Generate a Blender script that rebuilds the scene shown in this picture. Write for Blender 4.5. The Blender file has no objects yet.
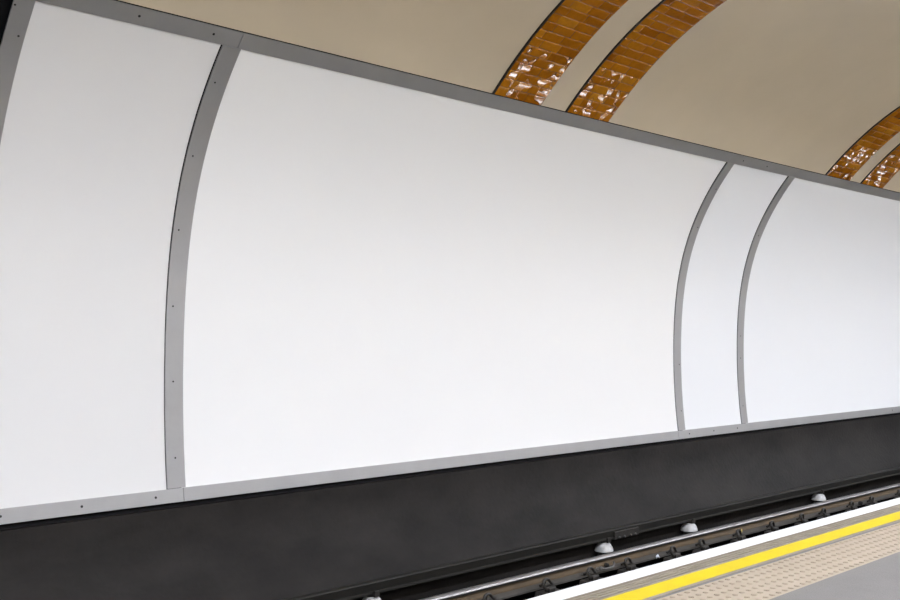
import bpy, math, random
from math import sin, cos, pi
random.seed(7)
C = bpy.context.scene.collection
SC = bpy.context.scene

# ------------------------------------------------------------------ the station's own axes
# s = metres along the track, y = metres from the camera's line towards the trackside wall, z = up (camera eye = 0).
# The platform lies on a very gentle curve (radius about 470 m).
K = 0.002131
RAD = 1 / K
def P(s, y, z):
    return ((RAD + y) * sin(s * K), (RAD + y) * cos(s * K) - RAD, z)

def prof(a, off=0.0):
    """cross-section of the tunnel lining on the track side; off > 0 moves it into the tunnel"""
    b = a - .2
    def r_(b): return 1.4566 + .36312 * b**2 - .13626 * b**3 + .11759 * b**4
    def pt(a):
        r = r_(a - .2)
        return 4.8782 + r * cos(a), .3903 + r * sin(a)
    y, z = pt(a)
    y1, z1 = pt(a + 1e-4); y0, z0 = pt(a - 1e-4)
    ty, tz = y1 - y0, z1 - z0
    l = math.hypot(ty, tz)
    return y - tz / l * off, z + ty / l * off      # inward normal = (-tz, ty)
def prof_n(a):
    y0, z0 = prof(a); y1, z1 = prof(a, 1.0)
    return y1 - y0, z1 - z0

A_TL, A_TU, A_BU, A_BL = 1.0900, 1.1515, -.7783, -.8146
A_JOIN = 1.45

# vault line: lining profile, then circular arcs over the crown and down behind the camera
vault = []                                   # list of (y, z, ny, nz)
n = 24
for i in range(n + 1):
    a = A_TU + .006 + (A_JOIN - A_TU - .006) * i / n
    vault.append(prof(a) + prof_n(a))
y0, z0, ny, nz = vault[-1]
R1 = 3.2
cy, cz = y0 + ny * R1, z0 + nz * R1
a0 = math.atan2(-nz, -ny)
for i in range(1, 41):
    a = a0 + (pi / 2 - a0) * i / 40
    vault.append((cy + R1 * cos(a), cz + R1 * sin(a), -cos(a), -sin(a)))
R2 = 3.35
cz2 = cz + R1 - R2
for i in range(1, 41):
    a = pi / 2 + (pi / 2) * i / 40
    vault.append((cy + R2 * cos(a), cz2 + R2 * sin(a), -cos(a), -sin(a)))
varc = [0.0]
for i in range(1, len(vault)):
    varc.append(varc[-1] + math.hypot(vault[i][0] - vault[i-1][0], vault[i][1] - vault[i-1][1]))
def vault_at(d, off=0.0):
    d = min(max(d, 0), varc[-1] - 1e-6)
    lo = 0
    while varc[lo + 1] < d: lo += 1
    t = (d - varc[lo]) / (varc[lo + 1] - varc[lo])
    q = [vault[lo][k] * (1 - t) + vault[lo + 1][k] * t for k in range(4)]
    return q[0] + q[2] * off, q[1] + q[3] * off
def vault_wall(z): return cy - math.sqrt(max(R2 * R2 - max(z - cz2, 0) ** 2, 0))
Y_BACK = cy - R2                              # wall behind the camera
Z_PLAT = -1.353
Z_BED = -2.16
S0, S1 = -7.0, 27.0

# ------------------------------------------------------------------ mesh helpers
class Frame:
    """a place on the track: local x along the track, y towards the wall"""
    def __init__(self, s=0, y=0, z=0):
        self.s, self.y, self.z = s, y, z
        self.loc = P(s, y, z); self.rot = -s * K
    def local(self, s, y, z):
        p = P(s, y, z)
        dx, dy, dz = p[0] - self.loc[0], p[1] - self.loc[1], p[2] - self.loc[2]
        c, q = cos(-self.rot), sin(-self.rot)
        return (dx * c - dy * q, dx * q + dy * c, dz)

class MB:
    def __init__(self): self.v = []; self.f = []; self.sm = []; self.attr = []; self.lean = {}
    def grid(self, rows, smooth=True, close_u=False, close_v=False, tone=0.0):
        """rows: list of equally long lists of points"""
        b = len(self.v); nu = len(rows); nv = len(rows[0])
        for r in rows:
            self.v += r; self.attr += [tone] * len(r)
        for i in range(nu if close_u else nu - 1):
            for j in range(nv if close_v else nv - 1):
                i2, j2 = (i + 1) % nu, (j + 1) % nv
                self.f.append((b + i * nv + j, b + i * nv + j2, b + i2 * nv + j2, b + i2 * nv + j)); self.sm.append(smooth)
    def cap(self, pts, smooth=False, tone=0.0):
        b = len(self.v); self.v += pts; self.attr += [tone] * len(pts)
        self.f.append(tuple(range(b, b + len(pts)))); self.sm.append(smooth)
    def extrude(self, section, ss, smooth=False, closed=True, caps=True):
        """section: list of (y,z) swept along s values ss"""
        if smooth:
            self.grid([[(s, y, z) for (y, z) in section] for s in ss], True, close_v=closed)
        else:
            m = len(section)
            for j in range(m if closed else m - 1):
                p, q = section[j], section[(j + 1) % m]
                self.grid([[(s,) + p, (s,) + q] for s in ss], False)
        if caps and closed:
            self.cap([(ss[0],) + p for p in section]); self.cap([(ss[-1],) + p for p in reversed(section)])
    def tube(self, path, r, nseg=8, cap=True):
        rows = []
        up0 = (0.13, 0.31, 0.94)
        for i, p in enumerate(path):
            a = path[max(i - 1, 0)]; b = path[min(i + 1, len(path) - 1)]
            t = [b[k] - a[k] for k in range(3)]; l = math.sqrt(sum(x * x for x in t)) or 1; t = [x / l for x in t]
            d = sum(up0[k] * t[k] for k in range(3))
            u = [up0[k] - d * t[k] for k in range(3)]; l = math.sqrt(sum(x * x for x in u)) or 1; u = [x / l for x in u]
            w = [t[1] * u[2] - t[2] * u[1], t[2] * u[0] - t[0] * u[2], t[0] * u[1] - t[1] * u[0]]
            rr = r[i] if isinstance(r, (list, tuple)) else r
            rows.append([tuple(p[k] + rr * (cos(2 * pi * j / nseg) * u[k] + sin(2 * pi * j / nseg) * w[k]) for k in range(3)) for j in range(nseg)])
        self.grid(rows, True, close_v=True)
        if cap: self.cap(list(reversed(rows[0]))); self.cap(rows[-1])
    def lathe(self, prof_, c=(0, 0, 0), nseg=20, axis='z'):
        rows = []
        for (r, h) in prof_:
            row = []
            for j in range(nseg):
                t = 2 * pi * j / nseg
                if axis == 'z': row.append((c[0] + r * cos(t), c[1] + r * sin(t), c[2] + h))
                else: row.append((c[0] + r * cos(t), c[1] - h, c[2] + r * sin(t)))
            rows.append(row)
        self.grid(rows, True, close_v=True)
        self.cap(list(reversed(rows[0]))); self.cap(rows[-1])
    def box(self, x0, x1, y0, y1, z0, z1, bev=0.0):
        b = bev
        sec = [(y0 + b, z0), (y1 - b, z0), (y1, z0 + b), (y1, z1 - b), (y1 - b, z1), (y0 + b, z1), (y0, z1 - b), (y0, z0 + b)] if b else [(y0, z0), (y1, z0), (y1, z1), (y0, z1)]
        self.extrude(sec, [x0, x1])
    def build(self, name, mat, parent=None, frame=None, local=False, bevel=0.0, attr=False, flip=False):
        me = bpy.data.meshes.new(name)
        fr = frame or Frame()
        vs = self.v if local else [fr.local(*p) for p in self.v]
        me.from_pydata(vs, [], self.f)
        me.polygons.foreach_set('use_smooth', self.sm)
        if attr:
            at = me.attributes.new('tone', 'FLOAT', 'POINT'); at.data.foreach_set('value', self.attr)
            if self.lean:
                at = me.attributes.new('lean', 'FLOAT', 'POINT'); at.data.foreach_set('value', [self.lean.get(i, 0.0) for i in range(len(self.v))])
        me.materials.append(mat)
        import bmesh
        bm = bmesh.new(); bm.from_mesh(me)
        bmesh.ops.remove_doubles(bm, verts=bm.verts, dist=1e-5)
        if flip: bmesh.ops.reverse_faces(bm, faces=bm.faces)      # sheets that already face one way
        else: bmesh.ops.recalc_face_normals(bm, faces=bm.faces)
        for e in bm.edges:
            if len(e.link_faces) == 2 and e.calc_face_angle(0) > .7: e.smooth = False
        bm.to_mesh(me); bm.free()
        o = bpy.data.objects.new(name, me); C.objects.link(o)
        if parent: o.parent = parent
        else:
            o.location = fr.loc; o.rotation_euler = (0, 0, fr.rot)
        if bevel:
            md = o.modifiers.new('bevel', 'BEVEL'); md.width = bevel; md.segments = 2; md.limit_method = 'ANGLE'; md.angle_limit = .6
        return o

def tag(o, label, cat, group=None):
    o['label'] = label; o['category'] = cat
    if group: o['group'] = group
    return o
def struct(o): o['kind'] = 'structure'; return o
def thing(name, fr, label, cat, group=None):
    o = bpy.data.objects.new(name, None); C.objects.link(o)
    o.location = fr.loc; o.rotation_euler = (0, 0, fr.rot); o.empty_display_size = .1
    return tag(o, label, cat, group)
def srange(a, b, step=.5):
    m = max(1, int(math.ceil((b - a) / step)))
    return [a + (b - a) * i / m for i in range(m + 1)]

# ------------------------------------------------------------------ materials
def lin(c):
    return tuple((x / 255 / 12.92 if x / 255 <= .04045 else ((x / 255 + .055) / 1.055) ** 2.4) for x in c)
def material(name, col, rough=.5, metal=0, spec=.5, var=0.0, var_scale=3.0, stretch=(1, 1, 1), bump=0.0, bump_scale=60.0, col2=None, coat=0.0, rough_var=0.0, bump_stretch=(1, 1, 1)):
    m = bpy.data.materials.new(name); m.use_nodes = True
    nt = m.node_tree; nt.nodes.clear()
    out = nt.nodes.new('ShaderNodeOutputMaterial'); b = nt.nodes.new('ShaderNodeBsdfPrincipled')
    nt.links.new(b.outputs[0], out.inputs[0])
    b.inputs['Base Color'].default_value = (*col, 1)
    b.inputs['Roughness'].default_value = rough; b.inputs['Metallic'].default_value = metal
    b.inputs['Specular IOR Level'].default_value = spec
    if coat: b.inputs['Coat Weight'].default_value = coat; b.inputs['Coat Roughness'].default_value = .05
    tc = nt.nodes.new('ShaderNodeTexCoord')
    if var or col2:
        mp = nt.nodes.new('ShaderNodeMapping'); mp.inputs['Scale'].default_value = stretch
        nz = nt.nodes.new('ShaderNodeTexNoise'); nz.inputs['Scale'].default_value = var_scale; nz.inputs['Detail'].default_value = 6; nz.inputs['Roughness'].default_value = .6
        nt.links.new(tc.outputs['Object'], mp.inputs[0]); nt.links.new(mp.outputs[0], nz.inputs['Vector'])
        rp = nt.nodes.new('ShaderNodeValToRGB')
        rp.color_ramp.elements[0].position = .3; rp.color_ramp.elements[1].position = .7
        c2 = col2 or tuple(x * (1 + var) for x in col); c1 = col if col2 else tuple(x * (1 - var) for x in col)
        rp.color_ramp.elements[0].color = (*c1, 1); rp.color_ramp.elements[1].color = (*c2, 1)
        nt.links.new(nz.outputs[0], rp.inputs[0]); nt.links.new(rp.outputs[0], b.inputs['Base Color'])
        if rough_var:
            mr = nt.nodes.new('ShaderNodeMapRange'); mr.inputs[3].default_value = rough - rough_var; mr.inputs[4].default_value = rough + rough_var
            nt.links.new(nz.outputs[0], mr.inputs[0]); nt.links.new(mr.outputs[0], b.inputs['Roughness'])
    if bump:
        mp2 = nt.nodes.new('ShaderNodeMapping'); mp2.inputs['Scale'].default_value = bump_stretch
        n2 = nt.nodes.new('ShaderNodeTexNoise'); n2.inputs['Scale'].default_value = bump_scale; n2.inputs['Detail'].default_value = 4
        nt.links.new(tc.outputs['Object'], mp2.inputs[0]); nt.links.new(mp2.outputs[0], n2.inputs['Vector'])
        bp = nt.nodes.new('ShaderNodeBump'); bp.inputs['Strength'].default_value = bump; bp.inputs['Distance'].default_value = .01
        nt.links.new(n2.outputs[0], bp.inputs['Height']); nt.links.new(bp.outputs[0], b.inputs['Normal'])
    return m

M = {}
M['poster'] = material('blank_poster_paper', (.86, .86, .86), .5, spec=.3)
M['poster_cool'] = material('blank_poster_paper_cool', (.83, .845, .87), .5, spec=.3)
M['poster_warm'] = material('blank_poster_paper_grey', (.77, .765, .765), .45, spec=.35)
M['trim'] = material('galvanised_steel', (.39, .39, .398), .46, .68, var=.06, var_scale=2.0, stretch=(1.2, 1.2, 1.2), bump=.05, bump_scale=40)
M['screw'] = material('dark_screw', (.015, .015, .015), .6, .2)
M['black'] = material('black_backing', (.006, .006, .007), .8, spec=.15)
M['dado'] = material('black_bitumen_wall', (.0055, .0046, .0042), .58, spec=.15, col2=(.0195, .017, .0155), var_scale=2.2, stretch=(.6, 1.2, 1.2), bump=.35, bump_scale=22)
M['ceil'] = material('cream_gloss_plaster', (.60, .515, .385), .36, spec=.5, var=.05, var_scale=.9, bump=.06, bump_scale=3)
M['grout'] = material('dark_grout', (.05, .025, .01), .7)
M['edge'] = material('black_edge_tile', (.01, .008, .006), .35)
M['back'] = material('brown_wall_tile', (.10, .05, .015), .3)
M['bed'] = material('sooty_trackbed', (.003, .0028, .0026), .95, spec=.03, bump=.6, bump_scale=25)
M['rail_rust'] = material('rusty_rail', (.055, .036, .018), .75, .1, col2=(.10, .065, .03), var_scale=9, stretch=(.5, 1, 1))
M['rail_head'] = material('polished_rail_head', (.30, .29, .295), .42, 1.0)
M['rail_side'] = material('sooty_rail_head', (.012, .011, .010), .6, .2)
M['rail_foot'] = material('grey_rail_foot', (.055, .05, .045), .6, .2, var=.25, var_scale=6)
M['iron'] = material('grimy_cast_iron', (.028, .025, .022), .6, .3, var=.3, var_scale=20, bump=.2, bump_scale=60)
M['conductor'] = material('sooty_conductor_rail', (.010, .009, .007), .6, .2, var=.25, var_scale=8, stretch=(.4, 1, 1))
M['porcelain'] = material('white_porcelain', (.36, .36, .36), .4, col2=(.62, .62, .63), var_scale=14)
M['bolt'] = material('worn_bolt', (.12, .115, .11), .5, .5)
M['white_line'] = material('white_edge_paint', (.595, .597, .607), .5, var=.03, var_scale=4)
M['yellow_line'] = material('yellow_line_paint', (.50, .385, .004), .6, spec=.2, var=.05, var_scale=6, bump=.1, bump_scale=90)
M['coping'] = material('ribbed_coping_stone', (.15, .126, .093), .8, col2=(.25, .215, .168), var_scale=7, stretch=(.6, 5, 1), bump=.3, bump_scale=80)
M['joint'] = material('grey_joint', (.11, .107, .107), .8, var=.1, var_scale=9)
M['tactile'] = material('buff_tactile_paving', (.285, .235, .178), .75, var=.06, var_scale=5, bump=.15, bump_scale=120)
M['tarmac'] = material('grey_asphalt', (.126, .119, .112), .8, var=.06, var_scale=3, bump=.25, bump_scale=130)
M['lamp_body'] = material('lamp_enamel', (.7, .7, .7), .4)
M['scrap'] = material('pale_plastic_scrap', (.35, .38, .45), .4)
M['yellow_scrap'] = material('yellow_scrap', (.45, .36, .08), .6)

def tile_material():
    m = material('brown_glazed_tile', (.4, .16, .02), .09, spec=1.0, coat=.3)
    nt = m.node_tree; b = [x for x in nt.nodes if x.type == 'BSDF_PRINCIPLED'][0]
    at = nt.nodes.new('ShaderNodeAttribute'); at.attribute_name = 'tone'
    rp = nt.nodes.new('ShaderNodeValToRGB')
    e = rp.color_ramp.elements
    e[0].position = 0; e[0].color = (.32, .10, .004, 1)
    e[1].position = 1; e[1].color = (.60, .245, .016, 1)
    q = e.new(.5); q.color = (.49, .175, .008, 1)
    nt.links.new(at.outputs['Fac'], rp.inputs[0])
    tc = nt.nodes.new('ShaderNodeNewGeometry')
    nz = nt.nodes.new('ShaderNodeTexNoise'); nz.inputs['Scale'].default_value = 30; nz.inputs['Detail'].default_value = 3
    nt.links.new(tc.outputs['Position'], nz.inputs['Vector'])
    mx = nt.nodes.new('ShaderNodeMix'); mx.data_type = 'RGBA'; mx.blend_type = 'MULTIPLY'; mx.inputs[0].default_value = .35
    nt.links.new(rp.outputs[0], mx.inputs[6]); nt.links.new(nz.outputs[0], mx.inputs[7]); nt.links.new(mx.outputs[2], b.inputs['Base Color'])
    # uneven glaze: patches of bump, tilted to put glints on the lowest courses
    ln = nt.nodes.new('ShaderNodeAttribute'); ln.attribute_name = 'lean'
    n2 = nt.nodes.new('ShaderNodeTexNoise'); n2.inputs['Scale'].default_value = 8; n2.inputs['Detail'].default_value = .4; n2.inputs['Distortion'].default_value = .8
    nt.links.new(tc.outputs['Position'], n2.inputs['Vector'])
    mr = nt.nodes.new('ShaderNodeMapRange'); mr.interpolation_type = 'SMOOTHSTEP'
    mr.inputs[1].default_value = .555; mr.inputs[2].default_value = .59; mr.inputs[3].default_value = 0.0; mr.inputs[4].default_value = LEAN
    nt.links.new(n2.outputs[0], mr.inputs[0])
    ml = nt.nodes.new('ShaderNodeMath'); ml.operation = 'MULTIPLY'
    nt.links.new(ln.outputs['Fac'], ml.inputs[0]); nt.links.new(mr.outputs[0], ml.inputs[1])
    bp = nt.nodes.new('ShaderNodeBump'); bp.inputs['Strength'].default_value = 1.0; bp.inputs['Distance'].default_value = 1.0
    nt.links.new(ml.outputs[0], bp.inputs['Height']); nt.links.new(bp.outputs[0], b.inputs['Normal'])
    return m
LEAN = 1.0
M['tile'] = tile_material()
def emission(name, col, strength):
    m = bpy.data.materials.new(name); m.use_nodes = True
    nt = m.node_tree; nt.nodes.clear()
    out = nt.nodes.new('ShaderNodeOutputMaterial'); e = nt.nodes.new('ShaderNodeEmission')
    e.inputs[0].default_value = (*col, 1); e.inputs[1].default_value = strength
    nt.links.new(e.outputs[0], out.inputs[0]); return m
M['lamp'] = emission('fluorescent_diffuser', (.95, 1.0, 1.11), 70.0)
M['glint_lamp'] = emission('added_glint_diffuser', (.97, 1.0, 1.07), 14.0)  # unseen added row, there to be mirrored in the tile glaze

# ------------------------------------------------------------------ the setting
# black wall behind the posters (seen bare at the far left and in the joints)
mb = MB()
aa = [A_BL - .02 + (A_TU + .05 - A_BL + .02) * i / 60 for i in range(61)]
mb.grid([[(s,) + prof(a, -.035) for a in aa] for s in srange(S0, S1, 1.0)])
struct(mb.build('wall_backing', M['black']))
# dark wall under the posters
low = [(6.295, -1.172), (6.280, -1.28), (6.245, -1.42), (6.19, -1.56), (6.12, -1.69), (6.05, -1.80), (6.00, -1.875), (5.985, -1.92), (5.985, Z_BED)]
sec = [(6.40, -1.172)] + low + [(6.40, Z_BED)]
mb = MB()
mb.grid([[(s, y, z) for (y, z) in [(6.40, -1.172)] + low[:1]] for s in srange(S0, S1, 1.0)], False)
mb.grid([[(s, y, z) for (y, z) in low] for s in srange(S0, S1, 1.0)], True)
struct(mb.build('wall_trackside', M['dado']))
# vault
mb = MB()
mb.grid([[(s, v[0], v[1]) for v in vault] for s in srange(S0, S1, 1.0)])
mb.grid([[(s,) + vault_at(0), (s,) + vault_at(0, -.05)] for s in srange(S0, S1, 1.0)], False)
struct(mb.build('ceiling', M['ceil']))
# wall behind the camera
mb = MB()
mb.grid([[(s, Y_BACK, vault[-1][1]), (s, Y_BACK, Z_PLAT)] for s in srange(S0, S1, 1.0)], False)
struct(mb.build('wall_platform', M['back']))
# platform
Y_WE, Y_WI, Y_YO, Y_YI, Y_GO, Y_TO, Y_TI = 3.470, 3.330, 3.186, 3.047, 3.018, 2.990, 2.580
mb = MB()
mb.extrude([(Y_BACK, Z_PLAT), (Y_TI, Z_PLAT), (Y_TI, Z_PLAT - .06), (3.38, Z_PLAT - .06), (3.38, Z_BED), (Y_BACK, Z_BED)], srange(S0, S1, 1.0))
struct(mb.build('floor', M['tarmac']))
mb = MB()
mb.grid([[(s, 3.38, Z_BED), (s, 6.4, Z_BED)] for s in srange(S0, S1, 1.0)], False)
struct(mb.build('floor_trackbed', M['bed']))

g_ = .0004
PLF = Frame(8, 3.2, Z_PLAT)
# coping stone with ribs and painted nosing
mb = MB()
sec = [(Y_WE, Z_PLAT - .006), (Y_WE - .006, Z_PLAT), (Y_WI + g_, Z_PLAT), (Y_WI + g_, Z_PLAT - .059), (Y_WE, Z_PLAT - .059)]
mb.extrude(sec, srange(S0, S1, 1.0))
tag(mb.build('white_edge_line', M['white_line'], frame=PLF), 'white painted line along the very edge of the platform above the track', 'line marking')
mb = MB()
sec = [(Y_WI, Z_PLAT - .06)]
rib = [(Y_WI - g_, Z_PLAT)]
w = Y_WI - Y_YO
for i in range(4):
    y = Y_WI - .014 - i * (w - .018) / 4
    d = (w - .018) / 4
    rib += [(y, Z_PLAT), (y - d * .05, Z_PLAT - .022), (y - d * .36, Z_PLAT - .022), (y - d * .41, Z_PLAT)]
rib += [(Y_YO + g_, Z_PLAT)]
sec = rib + [(Y_YO + g_, Z_PLAT - .059), (Y_WI - g_, Z_PLAT - .059)]
mb.extrude(sec, srange(S0, S1, 1.0))
tag(mb.build('ribbed_coping', M['coping'], frame=PLF), 'ribbed grey-brown stone strip between the white and yellow platform lines', 'paving')
mb = MB()
mb.extrude([(Y_YO - g_, Z_PLAT - .059), (Y_YO - g_, Z_PLAT), (Y_YI + g_, Z_PLAT), (Y_YI + g_, Z_PLAT - .059)], srange(S0, S1, 1.0))
tag(mb.build('yellow_line', M['yellow_line'], frame=PLF), 'bright yellow safety line painted along the platform', 'line marking')
mb = MB()
mb.extrude([(Y_YI - g_, Z_PLAT - .059), (Y_YI - g_, Z_PLAT - .001), (Y_GO + g_, Z_PLAT - .001), (Y_GO + g_, Z_PLAT - .059)], srange(S0, S1, 1.0))
tag(mb.build('stone_margin', M['coping'], frame=PLF), 'narrow brownish stone margin directly beside the yellow line', 'paving')
mb = MB()
mb.extrude([(Y_GO - g_, Z_PLAT - .059), (Y_GO - g_, Z_PLAT - .004), (Y_TO + g_, Z_PLAT - .004), (Y_TO + g_, Z_PLAT - .059)], srange(S0, S1, 1.0))
tag(mb.build('grey_joint', M['joint'], frame=PLF), 'thin dark grey joint between yellow line margin and buff bumpy paving', 'paving joint')
# tactile paving with real blisters
mb = MB()
mb.extrude([(Y_TO - g_, Z_PLAT - .059), (Y_TO - g_, Z_PLAT), (Y_TI + g_, Z_PLAT), (Y_TI + g_, Z_PLAT - .059)], srange(S0, S1, .41))
pit = (Y_TO - Y_TI) / 6
ns = 8
for i in range(int((18.0 - 2.0) / pit)):
    for j in range(6):
        s = 2.0 + (i + .5) * pit; y = Y_TI + (j + .5) * pit
        rows = [[(s + r * cos(2 * pi * t / ns), y + r * sin(2 * pi * t / ns), Z_PLAT + h) for t in range(ns)] for r, h in ((.0165, -.0005), (.0145, .0050), (.010, .0075))]
        mb.grid(rows, True, close_v=True); mb.cap(rows[-1], True)
tag(mb.build('tactile_paving', M['tactile'], frame=PLF), 'buff tactile paving strip with rows of round bumps beside the grey asphalt', 'paving')

# ------------------------------------------------------------------ posters
def poster(s0, s1, gap_right, mat, label):      # gap_right: width of the open joint at its top right
    fr = Frame((s0 + s1) / 2, 6.33, -1.04)
    mb = MB(); na = 60; T = .014; OFF = -.012
    ss = srange(s0, s1, .6)
    rows_f, rows_b = [], []
    for i, s in enumerate(ss):
        last = i == len(ss) - 1
        rf, rb = [], []
        for j in range(na + 1):
            a = A_BU - .012 + (A_TL + .012 - A_BU + .012) * j / na
            t = j / na
            ds = 0
            if last and gap_right: ds = -(.003 + gap_right * max(0, t - .25) / .75)
            rf.append((s + ds,) + prof(a, OFF)); rb.append((s + ds,) + prof(a, OFF - T))
        rows_f.append(rf); rows_b.append(rb)
    mb.grid(rows_f); mb.grid(rows_b)
    for e in (0, -1): mb.grid([rows_f[e], rows_b[e]], False)
    for e in (0, -1): mb.grid([[r[e] for r in rows_f], [r[e] for r in rows_b]], False)
    return tag(mb.build('poster_panel', mat, frame=fr), label, 'poster panel')
V = dict(v0=(2.205, 2.320), v1=(3.5316, 3.6691), v2=(9.7691, 9.9024), v3=(11.1219, 11.2599))
poster(V['v0'][1] - .02, V['v1'][0], .006, M['poster_warm'], 'blank light grey-white poster panel at the far left, cut by the frame edge')
poster(V['v1'][1] - .02, V['v2'][0], .013, M['poster'], 'very large blank white poster panel in the middle of the wall')
poster(V['v2'][1] - .02, V['v3'][0], .013, M['poster_cool'], 'narrow tall blank white poster panel between two curved strips')
poster(V['v3'][1] - .02, 17.36, 0, M['poster_cool'], 'large blank white poster panel at the right end of the wall')

# ------------------------------------------------------------------ steel cover strips with screws
screw_me = None
def add_screw(parent, fr, s, a, rad=.0085):
    global screw_me
    if screw_me is None:
        mb = MB(); mb.lathe([(.0085, .0), (.0085, .0012), (.0065, .0026), (.0025, .0020), (.002, .0012)], nseg=12)
        o = mb.build('screw', M['screw'], parent, local=True); screw_me = o.data
    else:
        o = bpy.data.objects.new('screw', screw_me); C.objects.link(o); o.parent = parent
    y, z = prof(a, .0005); ny, nz = prof_n(a)
    o.location = fr.local(s, y, z)
    o.rotation_euler = (math.atan2(-ny, nz), 0, 0)    # local z -> inward normal
    o.scale = (rad / .0085,) * 2 + (1,)
    return o

def strip(s0, s1, a0, a1, label, screws, th=.010, na=None):
    na = na or max(2, int((a1 - a0) * 40))
    sm = (s0 + s1) / 2
    ab = a0
    y, z = prof(ab)
    fr = Frame(sm, y, z)
    ss = srange(s0, s1, .6)
    mb = MB()
    A = [a0 + (a1 - a0) * j / na for j in range(na + 1)]
    rf = [[(s,) + prof(a, 0) for a in A] for s in ss]; rb = [[(s,) + prof(a, -th) for a in A] for s in ss]
    mb.grid(rf); mb.grid(rb)
    for e in (0, -1): mb.grid([rf[e], rb[e]], False)
    for e in (0, -1): mb.grid([[r[e] for r in rf], [r[e] for r in rb]], False)
    root = thing('frame_strip', fr, label, 'metal strip')
    mb.build('strip', M['trim'], root, frame=fr, bevel=.0015)
    for (s, a) in screws: add_screw(root, fr, s, a, .0085 if na == 3 else .0062)
    return root
av = [.961, .606, .252, -.111, -.432, -.692]
G = .0015
def vert(k, label, screws):
    strip(V[k][0], V[k][1], A_BU + .001, (A_TL - .0008) if k != 'v0' else A_TU, label, screws)
vert('v0', 'curved grey metal strip at the top left corner beside the black wall', [(2.284, .961), (2.218, 1.063), (2.275, .606), (2.275, .252), (2.275, -.111), (2.275, -.432), (2.275, -.692)])
vert('v1', 'wide curved grey metal strip left of the very large white poster', [(3.577, .939), (3.577, .606), (3.572, .252), (3.576, -.111), (3.592, -.432), (3.599, -.692)])
vert('v2', 'curved grey metal strip right of the very large white poster', [(9.862, -.430), (9.856, -.688), (9.86, .606), (9.86, .9)])
vert('v3', 'curved grey metal strip right of the narrow white poster', [(11.182, -.237), (11.182, -.399), (11.182, .606), (11.182, -.690)])
AM, BM_ = 1.122, -.796
def top(s0, s1, label, screws): strip(s0, s1, A_TL, A_TU, label, screws, na=3)
def bot(s0, s1, label, screws): strip(s0, s1, A_BL, A_BU, label, screws, na=3)
top(V['v0'][1] + G, 3.640 - G, 'top grey metal strip above the far left poster panel', [(2.927, AM), (3.438, AM)])
top(3.640 + G, 9.790 - G, 'long top grey metal strip above the very large white poster', [])
top(9.790 + G, 13.355 - G, 'top grey metal strip above the narrow white poster, two screws near its left end', [(10.019, AM), (10.535, AM)])
top(13.355 + G, 19.2, 'top grey metal strip at the right edge of the picture, past the last tile band', [])
bot(V['v0'][0], 3.650 - G, 'bottom grey metal strip under the far left poster panel, with dark screws', [(2.419, BM_), (2.925, BM_), (3.440, BM_)])
bot(3.650 + G, 9.756 - G, 'long bottom grey metal strip under the very large white poster', [])
bot(9.756 + G, 17.3, 'bottom grey metal strip under the narrow and right white posters', [(9.969, BM_), (10.477, BM_), (10.999, BM_), (15.365, BM_)])

# ------------------------------------------------------------------ brown glazed tile bands across the vault
def tile_band(s0, s1, label, seed):
    rnd = random.Random(seed)
    fr = Frame((s0 + s1) / 2, *vault_at(0))
    root = thing('tile_band', fr, label, 'tile band')
    EDGE = .018; H = .083; L = .225; J = .003
    b0, b1 = s0 + EDGE, s1
    total = varc[-1] * .47
    # black edge on the left
    mb = MB()
    ds = [total * i / 90 for i in range(91)]
    f = [[(s,) + vault_at(d, .013) for d in ds] for s in (s0, b0)]
    k = [[(s,) + vault_at(d, -.005) for d in ds] for s in (s0, b0)]
    mb.grid(f); mb.grid([f[0], k[0]]); mb.grid([f[1], k[1]])
    mb.build('edge_strip', M['edge'], root, frame=fr)
    # bed of dark grout
    mb = MB()
    f = [[(s,) + vault_at(d, .0045) for d in ds] for s in (b0, b1)]
    k = [[(s,) + vault_at(d, -.005) for d in ds] for s in (b0, b1)]
    mb.grid(f); mb.grid([f[1], k[1]])
    mb.build('grout_bed', M['grout'], root, frame=fr)
    # the tiles
    mb = MB()
    us = [0, .04, .14, .32, .5, .68, .86, .96, 1]; vs = [0, .09, .3, .5, .7, .91, 1]
    row = 0; d = .0
    while d + H < total:
        off = (row % 2) * L * .45 + rnd.uniform(-.012, .012)
        x = b0 - (L - off if off else 0) - (0 if row % 2 else L * .35)
        while x < b1 - .004:
            x0, x1 = max(x + J / 2, b0), min(x + L - J / 2, b1)
            if x1 - x0 > .02:
                tone = min(1, max(0, rnd.gauss(.5, .24)))
                tu, tv = rnd.uniform(-.005, .005), rnd.uniform(-.004, .004)
                slope = (.555 + .0125 * row + rnd.uniform(-.02, .02)) if row < 6 else 0.0   # lowest courses only: tilt set row by row to catch glints
                dish = rnd.uniform(.0, .0015)
                rows = []
                for u in us:
                    r = []
                    for v in vs:
                        e = min(1, min(u, 1 - u) * (x1 - x0) / .012) ; e2 = min(1, min(v, 1 - v) * H / .012)
                        h = .005 + .0016 * (1 - (1 - e) ** 2) * (1 - (1 - e2) ** 2) + dish * (1 - (2 * u - 1) ** 2) * (1 - (2 * v - 1) ** 2)
                        h += tu * (u - .5) * (x1 - x0) * 2 + tv * (v - .5) * H * 2
                        r.append((x0 + u * (x1 - x0),) + vault_at(d + J / 2 + v * (H - J), h))
                    rows.append(r)
                base = len(mb.v)
                mb.grid(rows, True, tone=tone)
                for iu in range(len(us)):
                    for iv, v in enumerate(vs): mb.lean[base + iu * len(vs) + iv] = -v * (H - J) * slope
            x += L
        row += 1; d += H
    mb.build('tile_face', M['tile'], root, frame=fr, attr=True, flip=True)
    return root
tile_band(5.984, 6.590, 'brown glazed tile band nearest the left, above the middle of the very large poster', 1)
tile_band(6.916, 7.534, 'brown glazed tile band right of the first one, reaching the top edge of the picture', 2)
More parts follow.
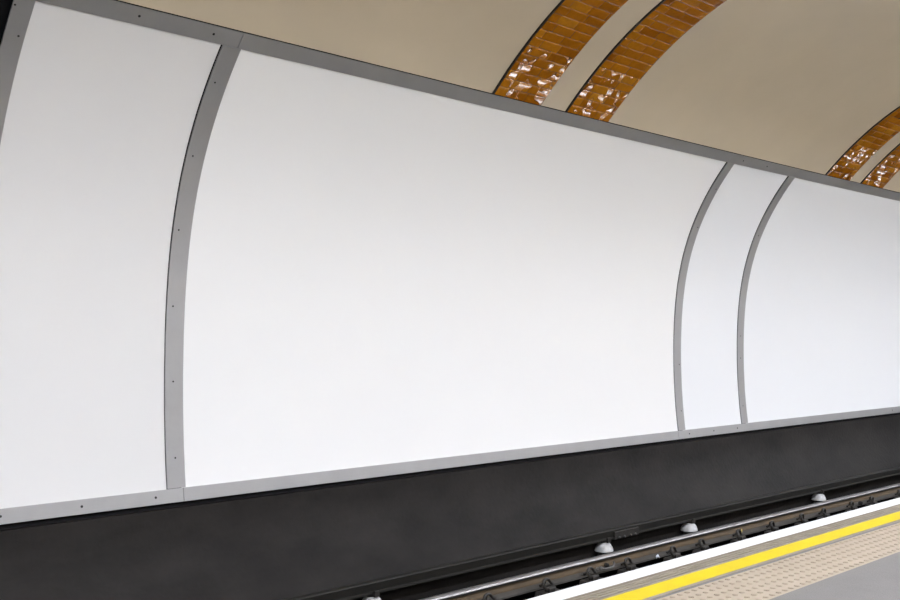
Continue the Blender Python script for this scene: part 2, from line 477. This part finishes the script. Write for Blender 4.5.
tile_band(11.845, 12.500, 'smaller far brown tile band near the right edge, left one of that pair', 3)
tile_band(12.808, 13.462, 'brown tile band in the far right corner, right one of that pair', 4)

# ------------------------------------------------------------------ rails
RY = 5.592
RF = Frame(9, RY, Z_BED)
root = thing('running_rail', RF, 'shiny-topped steel running rail with rusty side along the track', 'rail')
SR = srange(S0, S1, 1.0)
zt = -1.965
mb = MB()
HR = [(RY + .036 * sin(t), zt + .002 - .026 * (1 - cos(t))) for t in [-1.45 + 2.9 * i / 12 for i in range(13)]]
mb.extrude(HR, SR, smooth=True, closed=False)
mb.build('rail_head', M['rail_head'], root, frame=RF)
mb = MB()
head = [HR[0], (RY - .0365, zt - .036), (RY - .012, zt - .044), (RY + .012, zt - .044), (RY + .0365, zt - .036), HR[-1]]
mb.extrude(head, SR)
mb.build('head_side', M['rail_side'], root, frame=RF)
mb = MB()
mb.extrude([(RY - .020, zt - .036), (RY - .024, zt - .060), (RY - .038, zt - .084), (RY - .06, zt - .094), (RY + .06, zt - .094), (RY + .03, zt - .08), (RY + .012, zt - .044)], SR)
mb.build('web', M['rail_rust'], root, frame=RF)
mb = MB()
mb.extrude([(RY - .05, zt - .089), (RY - .100, zt - .107), (RY - .102, zt - .122), (RY + .09, zt - .122), (RY + .09, zt - .105), (RY + .05, zt - .093)], SR)
mb.build('foot', M['rail_foot'], root, frame=RF)

CY_ = 5.920
CF = Frame(9, CY_, Z_BED)
root = thing('conductor_rail', CF, 'dark sooty conductor rail at the foot of the black wall', 'rail')
mb = MB()
mb.extrude([(CY_ - .038, -1.855), (CY_ - .032, -1.848), (CY_ + .032, -1.848), (CY_ + .038, -1.855), (CY_ + .038, -1.885), (CY_ + .025, -1.90), (CY_ + .025, -1.915), (CY_ + .05, -1.925), (CY_ + .05, -1.935), (CY_ - .05, -1.935), (CY_ - .05, -1.925), (CY_ - .030, -1.915), (CY_ - .034, -1.885)], SR)
mb.build('rail_body', M['conductor'], root, frame=CF)
fp = MB()
fp.box(7.97, 8.36, CY_ - .056, CY_ - .028, -1.945, -1.870, .006)
fo = fp.build('fishplate', M['iron'], root, frame=CF)
bm_ = None
for s in (8.035, 8.115, 8.215, 8.295):
    if bm_ is None:
        mb = MB(); mb.lathe([(.012, 0), (.012, .01), (.009, .014)], nseg=6, axis='y')
        bo = mb.build('bolt', M['bolt'], fo, local=True); bm_ = bo.data
    else:
        bo = bpy.data.objects.new('bolt', bm_); C.objects.link(bo); bo.parent = fo
    bo.location = CF.local(s, CY_ - .056, -1.928)

# white insulators carrying the conductor rail
proto = None
def insulator(s, label):
    global proto
    fr = Frame(s, CY_ - .005, Z_BED)
    root = thing('rail_insulator', fr, label, 'insulator', 'white insulators under the conductor rail')
    if proto is None:
        a = MB(); a.lathe([(.075, 0), (.075, .05), (.06, .085), (.055, .125)], nseg=20)
        b = MB(); b.lathe([(.084, .118), (.090, .122), (.089, .130), (.082, .155), (.068, .180), (.052, .196), (.040, .202)], nseg=28)
        c = MB(); c.lathe([(.036, .200), (.034, .222), (.026, .2245)], nseg=16)
        c.box(-.022, .022, -.066, -.046, .205, .252, .004)
        proto = [a.build('base', M['iron'], root, local=True), b.build('porcelain_dome', M['porcelain'], root, local=True), c.build('clamp', M['iron'], root, local=True)]
    else:
        for p in proto:
            o = p.copy(); C.objects.link(o); o.parent = root
    return root
insulator(5.000, 'white domed insulator at the bottom edge of the picture, partly cut off')
insulator(7.862, 'white domed insulator left of the bolted joint in the conductor rail')
insulator(9.320, 'white domed insulator just right of the bolted joint in the conductor rail')
insulator(12.215, 'white domed insulator farthest right, by itself behind the shiny rail')

# rail clips on their baseplates
def smooth_path(pts, n=6):
    out = []
    for i in range(len(pts) - 1):
        p0 = pts[max(i - 1, 0)]; p1 = pts[i]; p2 = pts[i + 1]; p3 = pts[min(i + 2, len(pts) - 1)]
        for k in range(n):
            t = k / n
            out.append(tuple(.5 * (2 * p1[q] + (p2[q] - p0[q]) * t + (2 * p0[q] - 5 * p1[q] + 4 * p2[q] - p3[q]) * t * t + (3 * p1[q] - p0[q] - 3 * p2[q] + p3[q]) * t ** 3) for q in range(3)))
    out.append(pts[-1]); return out
cproto = None
def clip(s, label):
    global cproto
    fr = Frame(s, 5.44, Z_BED)
    root = thing('rail_clip', fr, label, 'rail clip', 'coiled spring clips along the running rail')
    if cproto is None:
        a = MB()
        # sloped cast baseplate
        lo = [(-.14, -.11), (.14, -.11), (.14, .05), (-.14, .05)]; hi = [(-.115, -.08), (.115, -.08), (.115, .05), (-.115, .05)]
        a.grid([[(x, y, 0) for x, y in lo], [(x, y, .055 + (.012 if y > 0 else 0)) for x, y in hi]], False, close_v=True)
        a.cap([(x, y, .055 + (.012 if y > 0 else 0)) for x, y in hi])
        c = MB()
        c.box(-.045, .03, -.045, .005, .055, .098, .008)
        b = MB()
        pts = [(.055, -.02, .085), (.0, -.022, .085), (-.045, -.024, .088), (-.078, -.022, .105), (-.082, -.012, .138), (-.055, -.002, .160), (-.012, .004, .160), (.022, .012, .140), (.055, .03, .118), (.095, .045, .100)]
        b.tube(smooth_path(pts), .0125, 8)
        pts = [(-.055, -.002, .158), (-.035, .02, .150), (-.01, .035, .128), (-.02, .045, .112), (-.055, .05, .102)]
        b.tube(smooth_path(pts), .0115, 8)
        cproto = [a.build('baseplate', M['iron'], root, local=True, bevel=.006), c.build('shoulder', M['iron'], root, local=True), b.build('spring_clip', M['iron'], root, local=True)]
    else:
        for p in cproto:
            o = p.copy(); C.objects.link(o); o.parent = root
    return root
clips = [(5.80, 'first dark coiled rail clip from the left, lowest by the platform edge'),
 (6.50, 'second dark rail clip from the left, left of the clip with the loose wire'),
 (7.08, 'third dark rail clip from the left, with a loose wire lying beside it'),
 (7.62, 'fourth dark rail clip from the left, right of the loose wire'),
 (8.34, 'fifth dark rail clip from the left, just right of the pale scrap'),
 (8.84, 'sixth dark rail clip from the left, before the tiny yellow scrap'),
 (9.54, 'seventh dark rail clip from the left, beside the tiny yellow scrap'),
 (10.23, 'eighth dark rail clip from the left, right of the tiny yellow scrap'),
 (10.90, 'fifth dark rail clip from the right end of the rail'),
 (11.43, 'fourth dark rail clip from the right, directly below the farthest right white insulator'),
 (12.15, 'third dark rail clip from the right, left of the loose iron nut'),
 (12.71, 'second dark rail clip from the right, right of the loose iron nut'),
 (13.54, 'last dark rail clip at the right edge of the picture')]
for s, l in clips: clip(s, l)

# odds and ends lying on the rail foot
fr = Frame(7.345, 5.468, -2.068)
mb = MB(); mb.tube(smooth_path([(-.14, .03, .034), (-.10, -.005, .030), (-.04, -.012, .022), (.05, -.008, .022), (.11, .02, .035), (.13, .04, .045)]), .009, 7)
mb.lathe([(.0, .0), (.020, .004), (.024, .02), (.016, .036), (.002, .04)], (-.11, .0, .012), 10)
tag(mb.build('loose_wire', M['bolt'], frame=fr, local=True), 'loose dark wire with a shiny end lying on the grey rail foot', 'wire')
fr = Frame(7.40, 5.53, -2.062)
mb = MB(); mb.lathe([(.018, .0), (.024, .008), (.022, .03), (.010, .04)], nseg=6)
tag(mb.build('iron_nut', M['rail_side'], frame=fr, local=True), 'small black nut against the rusty rail, between third and fourth clips', 'nut')
fr = Frame(8.09, 5.475, -2.082)
mb = MB(); mb.grid([[(-.02, -.012, .006), (-.005, .0, .03), (.006, .012, .012)], [(.012, -.016, .02), (.022, -.004, .042), (.03, .01, .008)], [(.03, -.02, .006), (.042, -.006, .016), (.05, .006, .006)]], False)
ob = mb.build('litter_scrap', M['scrap'], frame=fr, local=True); md = ob.modifiers.new('thick', 'SOLIDIFY'); md.thickness = .003
tag(ob, 'tiny pale bluish scrap of litter left of the fifth rail clip', 'litter')
fr = Frame(9.70, 5.525, -2.066)
mb = MB(); mb.grid([[(-.012, -.008, .004), (.0, .0, .034), (.01, .008, .012)], [(.004, -.012, .012), (.014, -.002, .046), (.022, .008, .006)]], False)
ob = mb.build('litter_scrap', M['yellow_scrap'], frame=fr, local=True); md = ob.modifiers.new('thick', 'SOLIDIFY'); md.thickness = .003
tag(ob, 'tiny yellow scrap of litter by the seventh rail clip', 'litter')
fr = Frame(12.42, 5.470, -2.0715)
mb = MB(); mb.lathe([(.022, .0), (.028, .010), (.026, .034), (.012, .044)], nseg=6)
tag(mb.build('iron_nut', M['rail_side'], frame=fr, local=True), 'loose iron nut between the third and second rail clips from the right', 'nut')

# ------------------------------------------------------------------ platform lamps (hung from the vault above the platform)
LY, LZ, LW = 1.5, 2.42, .12
s = S0 + .3; lproto = None
while s < S1 - 1.6:
    fr = Frame(s + .75, LY, LZ)
    root = thing('strip_light', fr, 'white fluorescent strip light hung in a row from the vault above the platform', 'light', 'fluorescent strip lights above the platform')
    if lproto is None:
        a = MB(); a.box(-.72, .72, -LW - .01, LW + .01, .006, .08, .008)
        b = MB(); b.extrude([(-LW, .008), (-LW, .002), (-LW + .004, 0), (LW - .004, 0), (LW, .002), (LW, .008)], [-.71, .71])
        c = MB(); c.tube([(-.45, 0, .078), (-.45, 0, .40)], .008)
        c2 = MB(); c2.tube([(.45, 0, .078), (.45, 0, .40)], .008)
        lproto = [a.build('housing', M['lamp_body'], root, local=True), b.build('diffuser', M['lamp'], root, local=True), c.build('hanger', M['lamp_body'], root, local=True), c2.build('hanger', M['lamp_body'], root, local=True)]
    else:
        for p in lproto:
            o = p.copy(); C.objects.link(o); o.parent = root
    s += 1.62

# added row of lights behind the platform, placed for glints on the tiles
s = S0 + .3; wproto = None
while s < S1 - 1.6:
    fr = Frame(s + .75, Y_BACK, 1.0)
    root = thing('added_glint_light', fr, 'added white light in a row behind the platform, for glints on the tiles', 'light', 'added glint lights behind the platform')
    if wproto is None:
        yw = vault_wall(1.0) - Y_BACK
        a = MB(); a.box(-.74, .74, yw - .02, yw + .05, -.095, .095, .008)
        b = MB(); b.box(-.71, .71, yw + .048, yw + .075, -.075, .075, .010)
        wproto = [a.build('housing', M['lamp_body'], root, local=True), b.build('diffuser', M['glint_lamp'], root, local=True)]
    else:
        for p in wproto:
            o = p.copy(); C.objects.link(o); o.parent = root
    s += 1.62

# ------------------------------------------------------------------ world, camera, view
w = bpy.data.worlds.new('tunnel_air'); SC.world = w; w.use_nodes = True
w.node_tree.nodes['Background'].inputs[0].default_value = (.9, .95, 1, 1)
w.node_tree.nodes['Background'].inputs[1].default_value = .05
cam = bpy.data.cameras.new('camera'); co = bpy.data.objects.new('camera', cam); C.objects.link(co)
cam.sensor_width = 36; cam.sensor_fit = 'HORIZONTAL'; cam.lens = 36 * 1007.9 / 900
cam.clip_start = .05; cam.clip_end = 200
co.location = (0, 0, 0); co.rotation_euler = (pi / 2 + .03796, 0, -.78691)
SC.camera = co
SC.view_settings.view_transform = 'Standard'; SC.view_settings.look = 'None'
SC.view_settings.gamma = 1; SC.view_settings.use_curve_mapping = False
SC.view_settings.exposure = 0.06
SC.cycles.use_denoising = True
SC.cycles.max_bounces = 8; SC.cycles.diffuse_bounces = 6
